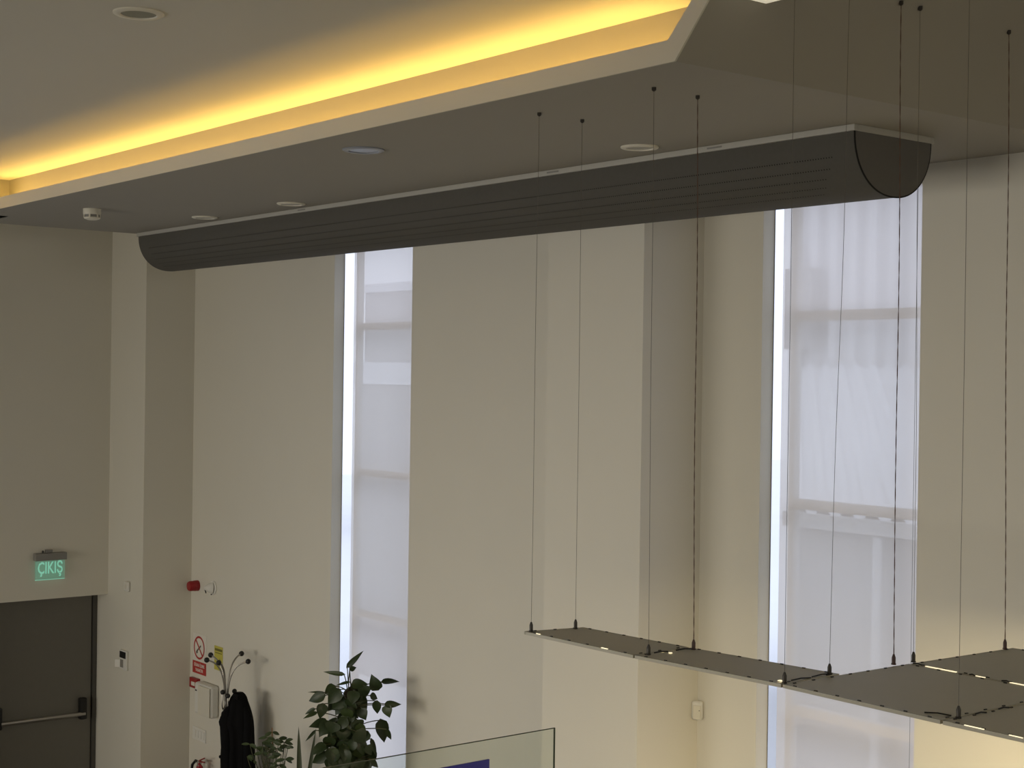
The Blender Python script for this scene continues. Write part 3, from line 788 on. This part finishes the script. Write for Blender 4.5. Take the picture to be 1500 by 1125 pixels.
# ------------------------------------------------------------------ plants
def heart_leaf(name, m, wide=.5, slim=False, curl=.17):
    v = []; f = []; n = 8
    mb = MB()
    for i in range(n + 1):
        t = i / n
        if slim: wd = .5 * math.sin(math.pi * min(1, t * .97 + .02)) ** .8
        else: wd = .5 * (t ** .5 * (1 - t) ** 1.15) / .347 if 0 < t < 1 else 0
        wd = max(0, wd) if 0 < i < n else .0
        z = -curl * (t - .3) ** 2 * 2.2
        for sx_, dz in ((-1, .06), (-.5, .02), (0, -.02), (.5, .02), (1, .06)):
            yy = t
            if not slim and i < 3 and sx_: yy = t - .07 * abs(sx_) * (3 - i) / 3
            mb.v.append((wd * sx_, yy, z + dz * abs(sx_) * wd * 2))
    for i in range(n):
        for k in range(4):
            a = i * 5 + k; mb.f.append([a, a + 1, a + 6, a + 5])
    me = bpy.data.meshes.new(name); me.from_pydata(mb.v, [], mb.f); me.materials.append(m)
    for p_ in me.polygons: p_.use_smooth = True
    return me
def put_leaf(root, me, base, tip, width, nrm, name='leaf'):
    base = Vector(base); tip = Vector(tip); y = tip - base; L = y.length
    yd = y / L; n = Vector(nrm); n = (n - yd * n.dot(yd)).normalized(); x = yd.cross(n)
    off = Vector(root['_base'])
    MM = Matrix.Identity(4)
    for i in range(3):
        MM[i][0] = x[i] * width; MM[i][1] = yd[i] * L; MM[i][2] = n[i] * min(L, width * 1.6); MM[i][3] = base[i] - off[i]
    o = bpy.data.objects.new(name, me); COL.objects.link(o)
    o.parent = root; o.matrix_local = MM
    return o
tocam = -FW
LM = heart_leaf('heart_leaf', LEAF)
LM3 = heart_leaf('heart_leaf_light', mat('pothos_leaf_light', (0.036, 0.056, 0.016), 0.42, noise=.3, scale=9))
LS = heart_leaf('slim_leaf', LEAF2, slim=True)

# climbing plant
PX, PY = ony(512, 1050, 7.56).x, 7.56
pl = thing('climbing_plant', 'tall dark green heart leaved climbing plant in front of the window', 'plant', (PX, PY, 0))
DP = depth((PX, PY, 1.9)); KP = DP / FPX
MB().lathe((PX, PY, .002), (0, 0, 1), [(.15, 0), (.21, .36), (.22, .38), (.20, .38), (.19, .34)], 28).build('pot', POT, pl, smooth=True)
MB().lathe((PX, PY, .33), (0, 0, 1), [(.187, 0), (.187, .012)], 24).build('soil', SOIL, pl)
ptop = ond(513, 1010, DP).z
MB().tube([(PX, PY, .33), (PX, PY, ptop)], .045, 12).build('moss_pole', POLE, pl, smooth=True)
def cp(x, y): return 430 + x / 6.08, 940 + y / 6.08
manual = [((478, 225), (622, 80), 44), ((500, 248), (562, 225), 45), ((448, 290), (258, 266), 36), ((520, 378), (662, 372), 80), ((498, 358), (372, 388), 26),
          ((752, 428), (690, 298), 100), ((788, 358), (947, 346), 55), ((818, 555), (962, 560), 55), ((828, 568), (850, 680), 85), ((742, 530), (742, 652), 70),
          ((775, 700), (815, 910), 105), ((828, 780), (870, 882), 42), ((625, 390), (640, 505), 95), ((685, 480), (756, 505), 62), ((270, 452), (120, 446), 22),
          ((275, 478), (122, 528), 84), ((190, 598), (95, 645), 36), ((207, 630), (82, 682), 36), ((302, 722), (133, 745), 92), ((282, 918), (148, 1002), 88),
          ((300, 995), (158, 1092), 95), ((195, 790), (103, 892), 24), ((692, 868), (742, 1032), 38), ((650, 928), (702, 1012), 74), ((680, 1042), (757, 1130), 52),
          ((370, 398), (272, 470), 86), ((262, 555), (235, 690), 86), ((410, 430), (300, 560), 110), ((560, 800), (640, 900), 130), ((660, 800), (590, 905), 100),
          ((440, 560), (360, 650), 95), ((470, 600), (500, 700), 110), ((540, 440), (520, 560), 100), ((600, 600), (640, 700), 90), ((360, 720), (330, 820), 120), ((450, 760), (420, 880), 130), ((560, 700), (580, 790), 110),
          ((330, 850), (290, 960), 100), ((480, 900), (430, 1030), 140), ((560, 930), (590, 1050), 120), ((390, 960), (310, 1080), 120), ((450, 1040), (420, 1150), 140), ((560, 1060), (600, 1160), 120)]
stems = MB(); rnd = random.Random(11)
for i, (b, t, wd) in enumerate(manual):
    dd = rnd.uniform(-.22, .05) if i < 27 else rnd.uniform(-.28, -.10)
    B = ond(*cp(*b), DP + dd); T_ = ond(*cp(*t), DP + dd + rnd.uniform(-.05, .05))
    n = tocam + Vector((rnd.uniform(-.4, .4), rnd.uniform(-.4, .4), rnd.uniform(.1, .8)))
    put_leaf(pl, LM3 if rnd.random() < .25 else LM, B, T_, wd / 6.08 * KP * 1.12, n)
    az = min(B.z - .12, ptop - .05) if B.z < ptop + .2 else ptop - .1
    A = Vector((PX + rnd.uniform(-.03, .03), PY + rnd.uniform(-.03, .03), az))
    stems.tube(bez(A, A + Vector((0, 0, .08)), B + (A - B) * .3 + Vector((0, 0, .04)), B, 8), .0048, 5)
for i in range(230):
    x = rnd.gauss(485, 110); y = rnd.uniform(400, 1800)
    if abs(x - 490) > 215: continue
    if y < 560 and abs(x - 490) > 110: continue
    dd = rnd.uniform(-.25, .2); B = ond(*cp(x, y), DP + dd)
    L = rnd.uniform(.11, .18); a = rnd.uniform(-2.6, -.5)
    T_ = B + RT * (L * math.cos(a) * .9) + Vector((0, 0, L * math.sin(a))) - FW * rnd.uniform(-.04, .08)
    n = tocam + Vector((rnd.uniform(-.5, .5), rnd.uniform(-.5, .5), rnd.uniform(0, .9)))
    put_leaf(pl, LM3 if rnd.random() < .2 else LM, B, T_, L * rnd.uniform(.55, .85), n)
    A = Vector((PX, PY, max(.4, B.z - .1)))
    stems.tube(bez(A, A + Vector((0, 0, .06)), B + (A - B) * .3, B, 5), .004, 5)
stems.tube([ond(*cp(512, 480), DP), ond(*cp(510, 380), DP - .02), ond(*cp(500, 260), DP - .02)], .005, 6)
stems.build('stems', STEM, pl, smooth=True)

# snake plant
p = ony(445, 1125, 7.55); SX, SY = p.x, 7.55
DS = depth((SX, SY, 1.3))
sp = thing('snake_plant', 'upright dark snake plant with sword leaves between the two leafy plants', 'plant', (SX, SY, 0))
MB().lathe((SX, SY, .002), (0, 0, 1), [(.11, 0), (.15, .5), (.16, .52), (.145, .52), (.14, .48)], 24).build('pot', POT, sp, smooth=True)
MB().lathe((SX, SY, .47), (0, 0, 1), [(.138, 0), (.138, .012)], 24).build('soil', SOIL, sp)
SW = heart_leaf('sword_leaf', SNAKE, slim=True, curl=.02)
for (xb, yb_, xt_, yt_, wpx) in ((441, 1240, 437.4, 1064, 9), (443, 1240, 463, 1066, 7), (446, 1240, 430, 1128, 8), (444, 1240, 455, 1132, 8)):
    put_leaf(sp, SW, Vector((SX + rnd.uniform(-.04, .04), SY + rnd.uniform(-.04, .04), .46)), ond(xt_, yt_, DS), wpx * DS / FPX, tocam)

# small leafy plant
p = ony(402, 1125, 7.6); LX, LY = p.x, 7.60
DL = depth((LX, LY, 1.2)); KL = DL / FPX
lp_ = thing('leafy_plant', 'low bushy plant with small mid green leaves next to the black coat', 'plant', (LX, LY, 0))
MB().lathe((LX, LY, .002), (0, 0, 1), [(.11, 0), (.15, .42), (.16, .44), (.145, .44), (.14, .40)], 24).build('pot', POT, lp_, smooth=True)
MB().lathe((LX, LY, .39), (0, 0, 1), [(.138, 0), (.138, .012)], 24).build('soil', SOIL, lp_)
stems = MB()
tips = [(399, 1072), (392, 1080), (384, 1087), (376, 1095), (408, 1082), (416, 1087), (422, 1092), (405, 1096), (412, 1105), (395, 1098), (418, 1112), (385, 1103), (366, 1090), (362, 1108), (392, 1118), (408, 1120), (400, 1086), (390, 1092), (381, 1094)]
for i, (x, y) in enumerate(tips):
    H_ = ond(x, y, DL + rnd.uniform(-.12, .1))
    A = Vector((LX + rnd.uniform(-.05, .05), LY + rnd.uniform(-.05, .05), .40))
    stems.tube(bez(A, A + Vector((0, 0, .4)), H_ + Vector((0, 0, -.12)) + (A - H_) * .2, H_, 10), .004, 5)
    for k in range(3 if y < 1115 else 2):
        a = rnd.uniform(-.6, .5) + (0 if rnd.random() < .6 else math.pi); L = rnd.uniform(.06, .105)
        T_ = H_ + RT * (L * math.cos(a)) + Vector((0, 0, L * math.sin(a) * .8 - .015)) - FW * rnd.uniform(-.03, .05)
        put_leaf(lp_, LS, H_, T_, L * rnd.uniform(.34, .5), tocam + Vector((rnd.uniform(-.5, .5), rnd.uniform(-.5, .5), rnd.uniform(.3, 1.2))))
for i in range(34):
    x, y = rnd.uniform(374, 428), rnd.uniform(1086, 1190)
    H_ = ond(x, y, DL + rnd.uniform(-.15, .12)); a = rnd.uniform(0, 6.28); L = rnd.uniform(.06, .10)
    if abs(x - 402) > 20 and rnd.random() < .5: continue
    put_leaf(lp_, LS, H_, H_ + RT * (L * math.cos(a)) + Vector((0, 0, L * math.sin(a) * .6)) - FW * .02, L * .45, tocam + Vector((rnd.uniform(-.5, .5), 0, rnd.uniform(.3, 1.2))))
    A = Vector((LX, LY, .40)); stems.tube(bez(A, A + Vector((0, 0, .3)), H_ + Vector((0, 0, -.1)), H_, 6), .0035, 5)
stems.build('stems', STEM, lp_, smooth=True)
MB().tube([ond(399, 1095, DL), ond(398.5, 1066, DL)], .005, 6).build('support_cane', mat('cane', (.25, .12, .04), .7), lp_)

# ------------------------------------------------------------------ glass balustrade of the mezzanine
gx, gy1, gz = -1.975, 1.671, 4.45
g = thing('glass_balustrade', 'clear glass balustrade pane at the mezzanine edge', 'balustrade', (gx, .6, 3.4))
MB().box(gx - .0015, gx + .0015, -.9, gy1, 3.4, gz).build('pane', BAL, g)
m = MB(); m.box(gx - .0015, gx + .0015, -.9, gy1, gz, gz + .001); m.box(gx - .0015, gx + .0015, gy1, gy1 + .0016, 3.4, gz + .001)
m.build('polished_edge', EDGEG, g, label='dark polished edge of the glass')
MB().box(gx - .03, gx + .03, -.9, gy1 - .02, 3.30, 3.46).build('base_channel', ALU, g)
q0 = onx(716.5, 1112, gx - .008)
bs = MB().box(gx - .010, gx - .007, q0.y - .45, q0.y, q0.z - .35, q0.z).build('blue_sign', BLUE)
tag(bs, 'plain deep blue sign fixed to the glass balustrade', 'sign')
for yy in (q0.y - .40, q0.y - .05):
    sub(bs, MB().lathe((gx - .0068, yy, q0.z - .3), (1, 0, 0), [(.008, 0), (.008, .004)], 10).build('fixing', STEEL, bs))

for o in SC.objects:
    if '_base' in o: del o['_base']
